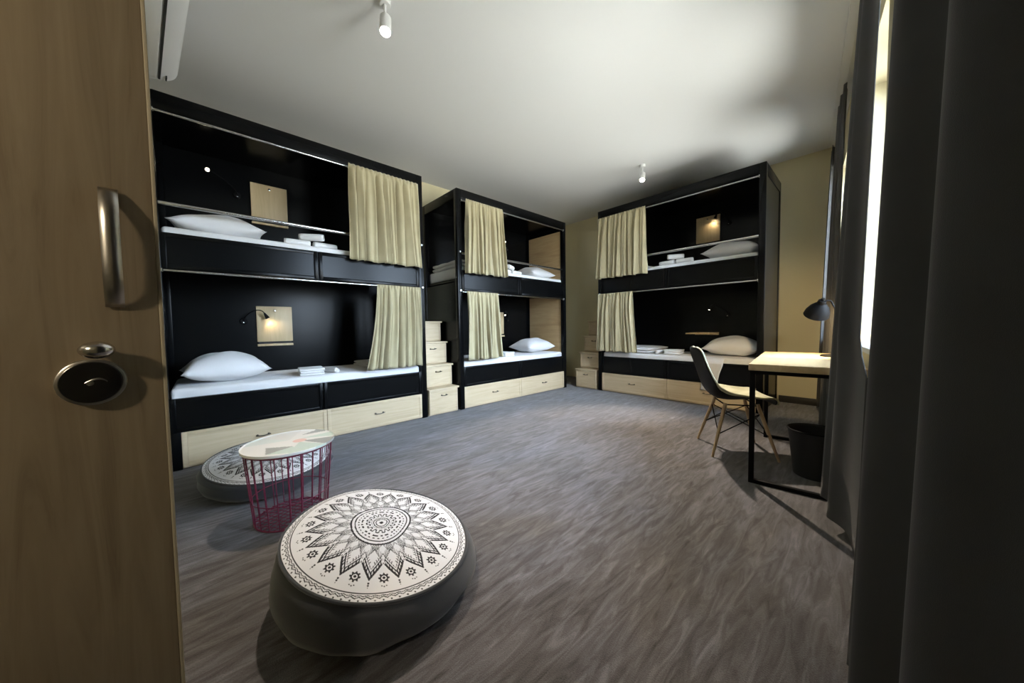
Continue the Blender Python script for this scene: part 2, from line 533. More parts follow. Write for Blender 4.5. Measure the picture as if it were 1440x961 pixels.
def roll(L=.24, r=.042):
    """rolled towel lying along local x, its base at z = 0: a spiral wound sheet"""
    mb = MB()
    turns, n = 3.0, 84
    pr = []
    for i in range(n+1):
        t = i/n
        a = t*turns*2*pi
        rr = .006 + (r-.006)*t
        pr.append((rr*cos(a), rr*sin(a)))
    def fn(u, v):
        i = min(n, int(round(u*n)))
        y, z = pr[i]
        x = (v-.5)*L
        e = 1-.10*max(0, abs(2*v-1)-.8)/.2
        return (x, y*e, z*e+r)
    mb.grid(fn, n, 10)
    o = mb.build('rolled_towel', M['towel'], smooth=70)
    solid(o, .010, -1)
    return o

def folded(w=.24, dp=.30, h=.062):
    mb = MB()
    n = 3
    for k in range(n):
        z0, z1 = h*k/n, h*(k+1)/n
        e = .006*(k % 2)
        mb.box(-w/2+e, w/2-e, -dp/2+e*.5, dp/2-e, z0+.0004, z1-.0002, .008, 3)
    return mb.build('folded_towel', M['towel'], smooth=60)

def duvet(d, bed, lv, x, w, h=.09, dp=.70):
    mb = MB()
    for k in range(2):
        def fn(u, v, k=k):
            a, b = u*2*pi, 2*v-1
            cx, cz = cos(a), sin(a)
            e = 3.2
            rr = (abs(cx)**e+abs(cz)**e)**(-1/e)
            fall = (1-abs(b)**8)**.4 if abs(b) < 1 else 0
            X = cx*rr*w/2*(1-.03*k)*(.86+.14*fall)
            Z = h*(k+.5)/2+cz*rr*h/4*(.55+.45*fall)*1.02
            Z += .004*sin(9*b+3*X/w+k)*(1 if cz > 0 and k == 1 else 0)
            return (X, b*dp/2, max(Z, .001))
        vs = mb.grid(fn, 36, 22, wrap=True)
        mb.bm.faces.new(vs[0]); mb.bm.faces.new(vs[-1])
    o = mb.build('folded_duvet', M['linen'], smooth=60)
    tag(o, 'white folded duvet at the curtained foot of the %s' % WHERE[bed, lv], 'duvet', 'folded duvets at the bunk feet')
    place(o, d, x, .042+dp/2+.01, ZM[lv]+MTH+.0015)
    return o

def bunk_curtain(d, bed, lv, xt0, xt1, xb0, xb1, zt, zb, n, seed):
    rnd = random.Random(seed)
    P = [rnd.uniform(0, 6.28) for _ in range(8)]
    def fn(u, v):              # v: 0 bottom .. 1 top
        t = 1-v
        flare = t**1.5
        x0 = xt0+(xb0-xt0)*flare; x1 = xt1+(xb1-xt1)*flare
        ph = 2*pi*n*1.15*u + 1.3*sin(2*pi*u*1.7+P[0]) + 1.2*t*sin(2*pi*u*2.6+P[1]+1.8*t)
        amp = .013 + .024*min(1, t*3.2)
        mod = .75+.45*sin(2*pi*u*3.1+P[2]+1.6*t)
        y = -amp*mod*2.1*(abs(sin(ph*.5))**.62-.62) + amp*.22*sin(1.7*ph+P[6]+2*t)
        y = min(y, .040)
        hd = max(0, 1-t/.055)
        y = y*(1-hd) + hd*(.007*sin(2*pi*n*2.1*u+P[5]))
        x = x0+(x1-x0)*u + .25*(x1-x0)/n*cos(ph)*mod*min(1, t*3)*.55
        z = zb+(zt-zb)*v + (1-min(1, v*12))*.006*sin(ph*.5+P[4])
        return (x, y, z)
    mb = MB()
    pivot = Vector(((xt0+xt1)/2, -.062, zt))
    mb.grid(lambda u, v: Vector(fn(u, v))-Vector((pivot.x, 0, zt)), n*20, 34)
    bmesh.ops.transform(mb.bm, matrix=Matrix.Diagonal((d['m'], 1, d['zs'], 1)), verts=mb.bm.verts)
    o = mb.build('bunk_curtain', M['beige'], smooth=75)
    solid(o, .003, 0)
    nm = 'upper' if lv == 'u' else 'lower'
    tag(o, 'beige pleated curtain drawn aside on the %s' % WHERE[bed, lv], 'curtain', 'beige bunk privacy curtains')
    o.location = d['mtx'] @ (pivot+Vector((d['ox'], 0, 0)))
    o.rotation_euler = (0, 0, d['rz'])
    return o

def flap_table(d, bed, lv, z0, z1, is_open=False):
    w = .30
    x = .235
    y = BD-.0225
    base = d['mtx'] @ Vector((x+d['ox'], y, z0))
    r = empty('folding_table', base, d['rz'],
              ('oak flap table folded down flat on the %s' if is_open else 'oak flap table folded up on the %s') % WHERE[bed, lv],
              'folding table', 'folding wall tables in the bunks')
    if is_open:
        MB().box(-w/2, w/2, -.40, -.035, .0, .018, .002).build('flap', M['flap'], r)
        MB().box(-w/2, w/2, -.034, 0, -.018, .018, .002).build('ledge', M['flap'], r)
        MB().lathe([(0, 0), (.008, 0), (.010, .010), (0, .014)], 14, align((0, -.37, .018), (0, 0, 1))).build('knob', M['chrome'], r)
    else:
        H = z1-z0
        MB().box(-w/2, w/2, -.020, 0, .045, H, .002).build('flap', M['flap'], r)
        MB().box(-w/2, w/2, -.036, 0, .0, .022, .002).build('ledge', M['flap'], r)
        MB().box(-w/2+.01, w/2-.01, -.008, 0, .022, .045).build('hinge_strip', M['slot'], r, smooth=0)
        MB().lathe([(0, 0), (.008, 0), (.006, .010), (.011, .018), (0, .022)], 14, align((0, -.020, H-.045), (0, -1, 0))).build('knob', M['chrome'], r)
    return r

def reading_lamp(d, bed, lv, head, base_z, aim, lit, power, dim=False):
    """base on the back panel at local x .487; head = bed-local tip of the gooseneck"""
    bx = Vector((.487, BD-.0225, base_z))
    base = d['mtx'] @ (bx+Vector((d['ox'], 0, 0)))
    r = empty('reading_lamp', base, d['rz'], 'slim black gooseneck reading lamp on the %s' % WHERE[bed, lv], 'reading lamp', 'bunk reading lamps')
    m = d['m']
    def loc(p):                                     # bed local -> lamp local
        q = Vector(p)-bx
        return Vector((q.x*m, q.y, q.z*d['zs']))
    MB().lathe([(0, 0), (.030, 0), (.030, .012), (.024, .018), (0, .018)], 24, align((0, 0, 0), (0, -1, 0))).build('base', M['blackmatt'], r)
    MB().lathe([(0, 0), (.005, 0), (.005, .006), (0, .007)], 12, align((0, -.018, -.012), (0, -1, 0))).build('switch', M['chrome'], r)
    hd = loc(head); am = Vector((aim[0]*m, aim[1], aim[2])).normalized()
    p0 = Vector((0, -.016, .006)); p3 = hd - am*.055
    p1 = p0+Vector((0, -.06, .05)); p2 = p3 - am*.10
    pts = []
    for k in range(19):
        t = k/18
        pts.append(p0*(1-t)**3+p1*3*t*(1-t)**2+p2*3*t*t*(1-t)+p3*t**3)
    MB().tube(pts, .0045, 8).build('gooseneck', M['blackmatt'], r)
    mt = align(p3-am*.005, am)
    hdm = MB().lathe([(0, 0), (.007, 0), (.010, .012), (.018, .052), (.0195, .058), (.017, .058), (.014, .050), (0, .048)], 20, mt, cap=False)
    hdo = hdm.build('lamp_head', M['blackmatt'], r)
    MB().lathe([(.0, .0485), (.013, .0490), (.010, .054), (0, .056)], 16, mt).build('bulb', M['bulb_dim' if dim else 'bulb'] if lit else M['slot'], hdo)
    if lit and power:
        li = bpy.data.lights.new('reading_light', 'SPOT')
        li.energy = power; li.color = (1, .80, .52); li.spot_size = radians(115); li.spot_blend = .7
        li.shadow_soft_size = .012
        lo = bpy.data.objects.new('reading_light', li); COL.objects.link(lo)
        lo.parent = r
        lo.matrix_local = align(p3+am*.064, -am)
    return r

for bed, d in BEDS.items():
    for lv in 'ul':
        d['mat_'+lv] = mattress(d, bed, lv)
        zz = 2.06 if lv == 'u' else .845
        flap_table(d, bed, lv, zz, zz+.402, is_open=(bed == 'far' and lv == 'l'))

# pillows: bed-local x (head end is +), y from the front
pillow(BEDS['near'], 'near', 'u', .64, .36, .04)
pillow(BEDS['near'], 'near', 'l', .650, .345, -.06, size=(.56, .52, .235))
pillow(BEDS['mid'], 'mid', 'u', .655, .38, .05)
pillow(BEDS['mid'], 'mid', 'l', .645, .40, -.03, size=(.62, .50, .23))
pillow(BEDS['far'], 'far', 'u', .655, .36, .03)
pillow(BEDS['far'], 'far', 'l', .66, .40, .05, size=(.60, .54, .24))
duvet(BEDS['near'], 'near', 'l', -.70, .44, .05)
duvet(BEDS['mid'], 'mid', 'u', -.80, .34, .10)
duvet(BEDS['far'], 'far', 'u', -.64, .60, .06)
duvet(BEDS['far'], 'far', 'l', -.56, .62, .075)

# towels
def towels_up(bed, x, y=.10):
    d = BEDS[bed]
    z = ZM['u']+MTH+.0025
    for k, (dx_, dz, rz, w) in enumerate(((.112, 0, .10, 'left'), (-.112, 0, -.08, 'right'), (.0, .066, .5, 'top'))):
        o = roll(.20, .036)
        sd = ({'left': 'toward the pillow', 'right': 'toward the curtain', 'top': 'on top of two more'})[w]
        tag(o, 'rolled towel %s on the %s' % (sd, WHERE[bed, 'u']), 'towel', 'rolled towels on the upper bunks')
        place(o, d, x+dx_, y+.06+(.01 if k < 2 else 0), z+dz, rz)
def towels_low(bed, x, y=.13):
    d = BEDS[bed]
    z = ZM['l']+MTH+.0025
    o = folded(.20, .26, .058)
    tag(o, 'white folded towel near the front edge of the %s' % WHERE[bed, 'l'], 'towel', 'folded towels on the lower bunks')
    place(o, d, x, y+.07, z, .12)
    o = roll(.22, .028)
    tag(o, 'small rolled towel beside the folded one on the %s' % WHERE[bed, 'l'], 'towel', 'small rolled towels on the lower bunks')
    place(o, d, x-.165, y+.05, z, 1.35)
towels_up('near', -.02+.03)
towels_low('near', .05)
towels_up('mid', -.03)
towels_low('mid', -.16)
towels_up('far', .045)
towels_low('far', .02)

# the sheet that has slipped over the front of the lower bunk on the far wall
d = BEDS['far']
def sheetfn(u, v):
    x = -1.40+.24*u*(1-.35*(1-v)) + .004*sin(9*v)
    z = .20+(.565-.20)*v
    y = 4.452-.006-.010*sin(u*7+1.2*v)*(1-v)
    if v > .93:
        y = 4.452-.004+(v-.93)/.07*.06; z = .545+(v-.93)/.07*.062
    return Vector((x, y, z))
inv = d['mat_l'].matrix_basis.inverted()
mb = MB(); mb.grid(lambda u, v: inv @ sheetfn(u, v), 12, 24)
o = mb.build('hanging_sheet', M['linen'], d['mat_l'], smooth=75); solid(o, .003, 0)

# privacy curtains: top x-range, bottom x-range, heights
bunk_curtain(BEDS['near'], 'near', 'u', -.955, -.262, -.985, -.245, 2.535, 1.655, 8, 3)
bunk_curtain(BEDS['near'], 'near', 'l', -.955, -.490, -.960, -.385, 1.440, .603, 7, 5)
bunk_curtain(BEDS['mid'], 'mid', 'u', -.945, -.360, -.968, -.297, 2.535, 1.66, 8, 11)
bunk_curtain(BEDS['mid'], 'mid', 'l', -.950, -.465, -.955, -.405, 1.440, .605, 6, 8)
bunk_curtain(BEDS['far'], 'far', 'u', -1.00, -.265, -1.03, -.250, 2.535, 1.66, 8, 21)
bunk_curtain(BEDS['far'], 'far', 'l', -1.00, -.440, -1.04, -.365, 1.440, .603, 8, 16)

# reading lamps: (head bed-local, base height, aim)
reading_lamp(BEDS['near'], 'near', 'u', (.697, .55, 2.395), 2.305, (.15, -.9, -.35), True, .7)
reading_lamp(BEDS['near'], 'near', 'l', (.300, .745, 1.125), 1.096, (-.45, .20, -.85), True, 1.3)
reading_lamp(BEDS['mid'], 'mid', 'u', (.355, .70, 2.38), 2.305, (-.35, -.65, -.6), True, .5, True)
reading_lamp(BEDS['mid'], 'mid', 'l', (.330, .70, 1.19), 1.124, (-.4, -.4, -.8), True, .7, True)
reading_lamp(BEDS['far'], 'far', 'u', (.335, .755, 2.39), 2.31, (-.35, .1, -.9), True, 1.4)
reading_lamp(BEDS['far'], 'far', 'l', (.285, .72, 1.165), 1.097, (-.2, -.3, -.9), True, 1.0, True)

# ------------------------------------------------------------------ storage stairs
def stairs(loc, rz, w, label):
    r = empty('storage_stairs', loc, rz, label, 'stairs', 'wooden storage stairs')
    Y0 = (0., .12, .235, .36); Z = (.305, .568, .835, 1.088)
    for i in range(4):
        z0 = Z[i-1] if i else 0.
        s = MB().box(-w/2, w/2, Y0[i]+.018, .80, z0+.0005, Z[i]-.020).build('step', M['pale'], r, smooth=0)
        MB().box(-w/2-.006, w/2+.012, Y0[i]-.014, .80, Z[i]-.020, Z[i], .003).build('tread', M['palex'], s)
        f = MB(); shaker(f, -w/2+.004, w/2-.004, Y0[i], z0+.012, Z[i]-.024, t=.018, st=.022, rec=.003)
        f = f.build('drawer', M['pale'], s)
        if i < 3:
            h = MB(); bow_handle(h, 0, Y0[i], Z[i]-.085, .06)
            h.build('handle', M['darkmetal'], s)
    return r
stairs((FX-.006, 2.022, 0), pi/2, .385, 'pale wooden storage stairs between the two left bunk beds')
stairs((-3.095, 4.47, 0), 0, .385, 'wooden storage stairs in the dark corner beside the far bunk bed')

# ------------------------------------------------------------------ poufs with a printed top
def lineband(v, c, w): return abs(v-c) < w
def mandala(r, th, seed):
    """1 = black print, 0 = white cotton; r is 0..1 of the cover radius"""
    th = th + .05*sin(3*th)*0
    if r > .93:                                        # border band
        n = 84
        t = (th/(2*pi)*n) % 1
        tri = abs(2*t-1)
        if lineband(r, .955+.018*tri-.006, .0048): return 1
        if lineband(r, .935+.010*tri, .0040): return 1
        if (hypot((t-.5)*2*pi*r/n, r-.984) < .0085): return 1
        return 0
    if lineband(r, .918, .0055): return 1
    # outline with slow wobble of the inner medallion
    ri = r*(1+.09*sin(2*th+1.1)+.05*sin(3*th+.4))
    if r < .50:
        if lineband(ri, .335, .010) or lineband(ri, .292, .007): return 1
        if ri < .28:
            if ri < .022: return 1
            if lineband(ri, .062, .006) or lineband(ri, .088, .006): return 1
            t = (th/(2*pi)*16) % 1
            if lineband(ri, .150+.018*(1 if .25 < t < .75 else -1), .008): return 1
            if .132 < ri < .168 and (abs(t-.25) < .07 or abs(t-.75) < .07): return 1
            t2 = (th/(2*pi)*22+.2*sin(9*th)) % 1
            if lineband(ri, .215, .010) and .18 < t2 < .72: return 1
            t3 = (th/(2*pi)*34) % 1
            if lineband(ri, .253, .007) and .2 < t3 < .65: return 1
            if lineband(ri, .110, .004) and ((th/(2*pi)*40) % 1) < .5: return 1
            return 0
    N = 18
    if ri >= .335 and r < .93:
        t = (th/(2*pi)*N) % 1
        k = abs(2*t-1)                                 # 0 at the petal axis, 1 between petals
        # outer ring of petals, tip at .80
        petal = .800-.190*k**.92
        if r < petal:
            e = petal-r
            if e < .014: return 1
            if e < .100:                               # thick banded edge with a dotted line in it
                dot = ((th/(2*pi)*N*11) % 1)
                if lineband(e, .052, .013): return 1 if dot > .62 else 0
                return 1 if (e < .090 and k < .86) else 0
            if .116 < e < .126: return 1
            # second ring of petals, shifted by half
            t2 = (th/(2*pi)*N+.5) % 1
            k2 = abs(2*t2-1)
            p2 = .600-.15*k2**.95
            if r < p2:
                e2 = p2-r
                if e2 < .010: return 1
                if .022 < e2 < .030: return 1
                # innermost ring
                p3 = .475-.11*k**1.1
                if r < p3:
                    e3 = p3-r
                    if e3 < .009: return 1
                    if .020 < e3 < .027: return 1
                    return 1 if (int(e3/.012) % 2 == 0 and k < .5) else 0
                return 1 if ((k2*9) % 1 < .34 and e2 < .10) else 0
            # hatch between the outlines
            q = (k*7+e*18) % 1
            return 1 if (q < .30 and e < .17 and k > .10) else 0
        # blossom motifs between the petals
        tc = ((th/(2*pi)*N+.5) % 1-.5)*2*pi*r/N        # arc distance from the gap axis
        rr = r-.770
        dd = hypot(tc, rr)                             # small round blossom with an open eye
        if dd < .047+.009*cos(8*atan2(tc, rr)): return 0 if .014 < dd < .025 else 1
        # dotted pendants at the petal tips
        tp = (t-.5)*2*pi*r/N
        for q, w in ((.822, .0105), (.845, .0085), (.864, .006)):
            if hypot(tp, r-q) < w: return 1
        for q in (-1, 1):
            if hypot(tc-q*.022, r-.850) < .0065: return 1
            if hypot(tc, r-.858) < .0075: return 1
    return 0

def pouf(loc, rz, label, tilt=(0, 0), Rt=.335, zt=.195, Rb=.385, seed=1):
    r = empty('floor_pouf', loc, rz, label, 'pouf', 'round printed floor poufs')
    rnd = random.Random(seed)
    P = [rnd.uniform(0, 6.28) for _ in range(9)]
    tl = (tilt[0]*cos(rz)+tilt[1]*sin(rz), -tilt[0]*sin(rz)+tilt[1]*cos(rz))
    def sk(p):                                         # slump: the cushion is higher on one side
        f = 1+(p[0]*tl[0]+p[1]*tl[1])
        return Vector((p[0], p[1], p[2]*f))
    k = Rb/.385
    prof = [(.0, .0), (.20, .0), (.265*k, .003), (.325*k, .022), (.368*k, .055), (.385*k, .09), (.379*k, .125), (Rt+.022, zt-.026), (Rt+.008, zt-.006), (Rt-.002, zt+.002), (Rt*.9, zt+.008), (0, zt+.012)]
    n = 120
    mb = MB()
    rings = []
    for (R, z) in prof:
        if R == 0: rings.append([mb.bm.verts.new(sk((0, 0, z)))]); continue
        ring = []
        for i in range(n):
            a = 2*pi*i/n
            wr = (.0040*sin(9*a+P[0]+40*z)*(.5+.5*sin(2*a+P[5]))+.0026*sin(17*a+P[1]-46*z)*(.5+.5*sin(3*a+P[6]))+.004*sin(3*a+P[2])) * (1 if .02 < z < zt-.02 else .15)
            ring.append(mb.bm.verts.new(sk(((R+wr)*cos(a), (R+wr)*sin(a), z))))
        rings.append(ring)
    for A, B in zip(rings, rings[1:]):
        for i in range(n):
            j = (i+1) % n
            if len(A) == 1: mb.bm.faces.new((A[0], B[j], B[i]))
            elif len(B) == 1: mb.bm.faces.new((A[i], A[j], B[0]))
            else: mb.bm.faces.new((A[i], A[j], B[j], B[i]))
    mb.build('cushion_body', M['pouf'], r, smooth=80)
    pp = MB().tube([sk(((Rt+.004)*cos(2*pi*i/72), (Rt+.004)*sin(2*pi*i/72), zt)) for i in range(72)], .006, 8, closed=True)
    pp.build('piping', M['pouf'], r)
    # printed cover: fine polar mesh carrying the print as a colour attribute
    NT, NR = 864, 190
    vs, fs, cols = [], [], []
    for j in range(NR+1):
        rr = max(.0001, j/NR)
        for i in range(NT):
            a = 2*pi*i/NT
            dome = zt+.004+.040*(1-rr**2.2)+.0025*sin(4*a+P[4]+6*rr)*rr
            vs.append(tuple(sk((Rt*rr*cos(a), Rt*rr*sin(a), dome))))
            b = mandala(rr, a, seed)
            cols.extend((.028, .026, .030, 1) if b else (.77, .77, .80, 1))
    for j in range(NR):
        for i in range(NT):
            i2 = (i+1) % NT
            fs.append((j*NT+i, (j+1)*NT+i, (j+1)*NT+i2, j*NT+i2))
    me = bpy.data.meshes.new('printed_cover')
    me.from_pydata(vs, [], fs)
    at = me.color_attributes.new('print', 'FLOAT_COLOR', 'POINT')
    at.data.foreach_set('color', cols)
    me.materials.append(M['print'])
    me.polygons.foreach_set('use_smooth', [True]*len(me.polygons))
    o = bpy.data.objects.new('printed_cover', me); COL.objects.link(o); o.parent = r
    return r
pouf((-1.29, .48, 0), .35, 'grey floor pouf with black and white mandala top in the foreground', tilt=(-.72, -.80), Rt=.325, Rb=.366, seed=1)
pouf((-2.675, .29, 0), 1.1, 'grey floor pouf with mandala top behind the wire table', tilt=(-.75, -.25), Rt=.335, zt=.160, Rb=.357, seed=4)

# ------------------------------------------------------------------ wire basket table
wt = empty('wire_side_table', (-2.115, .312, 0), 0, 'small raspberry wire basket side table with patterned white tray top', 'side table')
RT_, RB_, TZ = .198, .166, .392
def ringpts(R, z, n=64): return [(R*cos(2*pi*i/n), R*sin(2*pi*i/n), z) for i in range(n)]
MB().tube(ringpts(RT_, TZ-.012), .0042, 8, closed=True).build('rim_ring', M['magenta'], wt)
MB().tube(ringpts(RB_, .005), .0042, 8, closed=True).build('base_ring', M['magenta'], wt)
MB().tube(ringpts(RB_+(RT_-RB_)*.33, .13), .0025, 8, closed=True).build('middle_ring', M['magenta'], wt)
NW = 22
for i in range(NW):
    a = 2*pi*(i+.3)/NW
    MB().tube([((RB_)*cos(a), RB_*sin(a), .004), (RT_*cos(a), RT_*sin(a), TZ-.012)], .0042 if i % 7 == 0 else .0025, 6).build('upright_wire', M['magenta'], wt)
g = MB()
for i in range(-5, 6):
    c = i*.0275; hl = sqrt(max(0, RB_**2-c*c))
    for an in (.6, .6+pi/2):
        ca, sa = cos(an), sin(an)
        g.tube([(c*ca-hl*sa, c*sa+hl*ca, .010+.002*(an > 1)), (c*ca+hl*sa, c*sa-hl*ca, .010+.002*(an > 1))], .0022, 6)
g.build('base_grid', M['magenta'], wt)
# tray top with printed triangles
def traycol(x, y):
    # u: image-right, v: image-up as seen from the door
    u = (x*.68+y*.73)/.21; v = (-x*.73+y*.68)/.21
    white, mint, grey, pink, beige = (.80, .79, .76), (.58, .67, .61), (.36, .37, .35), (.78, .52, .46), (.62, .60, .54)
    def tri(a, b, c):
        def s(p, q): return (u-q[0])*(p[1]-q[1])-(p[0]-q[0])*(v-q[1])
        d1, d2, d3 = s(a, b), s(b, c), s(c, a)
        return not ((min(d1, d2, d3) < 0) and (max(d1, d2, d3) > 0))
    if hypot(u-.18, v-.12) < .15: return pink
    if tri((-.30, -.42), (.30, -.30), (.02, -.86)): return grey
    if tri((.30, -.30), (.02, -.86), (.62, -.72)): return mint
    if tri((.25, .10), (1.1, .55), (1.1, -.15)): return grey
    if tri((.25, .0), (1.2, -.15), (.5, -.8)): return mint
    if tri((-.05, .55), (.45, .95), (.1, 1.1)): return grey
    if tri((.1, .3), (.7, .95), (1.1, .55)): return mint
    if tri((-1.2, .3), (-.1, .15), (-.9, -.35)): return (.70, .75, .72)
    if tri((-1.2, .3), (-.1, .15), (-.35, 1.1)): return (.74, .74, .71)
    return white
vs, fs, cols = [], [], []
NT, NR = 180, 46
prof = [(j/38*.205, TZ+.006) for j in range(39)]+[(.2075, TZ+.007), (.210, TZ+.009), (.2122, TZ+.010), (.2132, TZ+.008), (.2122, TZ-.003), (.208, TZ-.005), (.1, TZ-.004), (0.0005, TZ-.004)]
for R, z in prof:
    for i in range(NT):
        a = 2*pi*i/NT
        x, y = R*cos(a), R*sin(a)
        vs.append((x, y, z)); cols.extend((*traycol(x, y), 1))
for j in range(len(prof)-1):
    for i in range(NT):
        i2 = (i+1) % NT
        fs.append((j*NT+i, (j+1)*NT+i, (j+1)*NT+i2, j*NT+i2))
me = bpy.data.meshes.new('tray_top'); me.from_pydata(vs, [], fs)
at = me.color_attributes.new('print', 'FLOAT_COLOR', 'POINT'); at.data.foreach_set('color', cols)
me.materials.append(M['tabletop'])
me.polygons.foreach_set('use_smooth', [True]*len(me.polygons)); me.set_sharp_from_angle(angle=radians(40))
o = bpy.data.objects.new('tray_top', me); COL.objects.link(o); o.parent = wt

# ------------------------------------------------------------------ desk, lamp, bin
# wall frame: y along the wall, -x into the room
desk = empty('desk', W(3.113, .278, 0), TH, 'desk with pale wooden top and black metal sled legs', 'desk')
dw, dl = .257, .585
MB().box(-dw, dw, -dl, dl, .712, .752, .003).build('desk_top', M['desk'], desk)
for s in (-1, 1):
    y = s*(dl-.035)
    lg = MB()
    for x in (-dw+.018, dw-.05):
        lg.box(x-.014, x+.014, y-.014, y+.014, .022, .690, .002)
    lg.box(-dw+.004, dw-.036, y-.014, y+.014, .0, .024, .002)
    lg.box(-dw+.004, dw-.036, y-.014, y+.014, .688, .712, .002)
    lg.build('leg_frame', M['blackmatt'], desk)
MB().box(dw-.075, dw-.055, -dl+.05, dl-.05, .67, .710, .002).build('cross_bar', M['blackmatt'], desk)

lp = empty('desk_lamp', W(3.36, .125, .7525), TH, 'black adjustable desk lamp with bell shade on the wooden desk', 'lamp')
MB().lathe([(0, 0), (.062, 0), (.064, .006), (.058, .014), (.012, .020), (0, .020)], 36).build('lamp_base', M['blackmatt'], lp)
hp = Vector((-.080, -.03, .335))
MB().tube([(0, 0, .018), (.012, 0, .12), (.018, .0, .24), (.012, -.004, .34), (-.012, -.012, .402), (-.050, -.024, .408)], .0055, 10).build('lamp_arm', M['blackmatt'], lp)
ax = Vector((-.24, .56, -.79)).normalized()                  # where the open mouth looks
sm = align(hp-ax*.05+Vector((0, 0, .0)), ax)
sh = MB().lathe([(0, -.040), (.022, -.038), (.026, -.020), (.024, -.012), (.034, -.004), (.055, .022), (.070, .060), (.074, .090), (.0715, .090), (.067, .060), (.052, .024), (.030, .000), (0, -.004)], 36, sm, cap=False)
sh = sh.build('lamp_shade', M['blackmatt'], lp)
MB().lathe([(0, .010), (.012, .012), (.024, .034), (.026, .050), (.018, .068), (0, .074)], 20, sm).build('bulb', emit('lit_desk_bulb', (1, .82, .52), 30), lp)
MB().lathe([(0, 0), (.012, 0), (.014, .010), (.010, .022), (0, .022)], 14, align(hp-ax*.083, -ax)).build('shade_knob', M['blackmatt'], sh)
li = bpy.data.lights.new('desk_light', 'SPOT'); li.energy = 36; li.color = (1, .74, .40)
li.spot_size = radians(165); li.spot_blend = .4; li.shadow_soft_size = .03
lo = bpy.data.objects.new('desk_light', li); COL.objects.link(lo); lo.parent = lp
lo.matrix_local = align(hp+ax*.045, -ax)

bn = empty('waste_bin', W(2.93, .21, 0), TH, 'black waste bin on the carpet under the desk', 'bin')
MB().lathe([(0, .0), (.108, .0), (.112, .004), (.142, .295), (.146, .30), (.142, .304), (.136, .298), (.107, .010), (0, .010)], 40, cap=False).build('bin_body', M['bin'], bn)
MB().tube([(.144*cos(2*pi*i/48), .144*sin(2*pi*i/48), .301) for i in range(48)], .005, 8, closed=True).build('bin_rim', M['blackmatt'], bn)

# ------------------------------------------------------------------ shell chair
cf = Vector((.856, .517, 0))
ch = empty('shell_chair', (-.715, 3.06, 0), atan2(cf.y, cf.x)-pi/2, 'shell chair with olive cream upholstery and splayed wooden legs at the desk', 'chair')
# local: +y forward
PROF = [(.205, .405), (.200, .430), (.165, .447), (.09, .440), (.0, .425), (-.09, .417), (-.155, .432), (-.20, .478), (-.228, .55), (-.25, .64), (-.272, .73), (-.288, .79), (-.296, .815)]
def spline(P, t):
    n = len(P)-1
    x = t*n; i = min(n-1, int(x)); f = x-i
    g = lambda k: Vector(P[max(0, min(n, k))])
    a, b, c, e = g(i-1), g(i), g(i+1), g(i+2)
    return .5*((2*b)+(c-a)*f+(2*a-5*b+4*c-e)*f*f+(3*b-a-3*c+e)*f**3)
def shellfn(off):
    def fn(u, v):
        p = spline(PROF, v)
        t = spline(PROF, min(1, v+.02))-spline(PROF, max(0, v-.02)); t.normalize()
        nrm = Vector((t.y, -t.x))                       # (y,z) normal; up on the seat, forward on the back
        a = 2*u-1
        if v < .5: w = .225-.03*abs(v-.25)/.25*(1 if v < .25 else 0)
        else: w = .225-.045*((v-.5)/.5)**2
        if v > .86: w *= sqrt(max(.0, 1-((v-.86)/.145)**2))*.999+.001
        if v < .10: w *= .86+.14*sqrt(max(0, 1-((.10-v)/.10)**2))
        rise = (.012+.075*max(0., sin(pi*min(1, max(0, (v-.22)/.62))))**1.3)*abs(a)**2.6*min(1, v/.1)
        q = Vector((p.x, p.y))
        up = Vector((.35*min(1, max(0, (v-.45)/.2)), 1-.7*min(1, max(0, (v-.5)/.25))))
        q += up*rise
        q += nrm*(-off if v < .0 else -off)*(1-.6*abs(a)**6)
        return (a*w*(1.015 if off < 0 else 1), q.x, q.y)
    return fn
mb = MB(); mb.grid(shellfn(.004), 24, 44)
o = mb.build('seat_shell', M['shell'], ch, smooth=80); solid(o, .006, 0)
mb = MB(); mb.grid(shellfn(-.006), 24, 44)
o = mb.build('upholstery', M['cream'], ch, smooth=80); solid(o, .012, 0)
for sx in (-1, 1):
    for sy, yt in ((1, .105), (-1, -.105)):
        top = Vector((sx*.125, yt, .395)); bot = Vector((sx*.212, yt+sy*.108, 0))
        MB().tube([top, top.lerp(bot, .5), bot], [.0135, .0125, .0085], 14).build('leg', M['legwood'], ch)
br = MB()
for sy in (-1, 1):
    a1 = Vector((-.14, sy*.125, .33)); a2 = Vector((.14, sy*.125, .33)); b1 = Vector((-.18, sy*.165, .17)); b2 = Vector((.18, sy*.165, .17))
    br.tube([a1, b2], .004, 6); br.tube([a2, b1], .004, 6)
for sx in (-1, 1):
    br.tube([(sx*.14, .125, .33), (sx*.18, -.165, .17)], .004, 6); br.tube([(sx*.14, -.125, .33), (sx*.18, .165, .17)], .004, 6)
br.tube([(-.13, .11, .385), (.13, .11, .385)], .005, 6); br.tube([(-.13, -.11, .385), (.13, -.11, .385)], .005, 6)
br.tube([(-.13, -.11, .385), (-.13, .11, .385)], .005, 6); br.tube([(.13, -.11, .385), (.13, .11, .385)], .005, 6)
br.build('wire_brace', M['blackmatt'], ch)

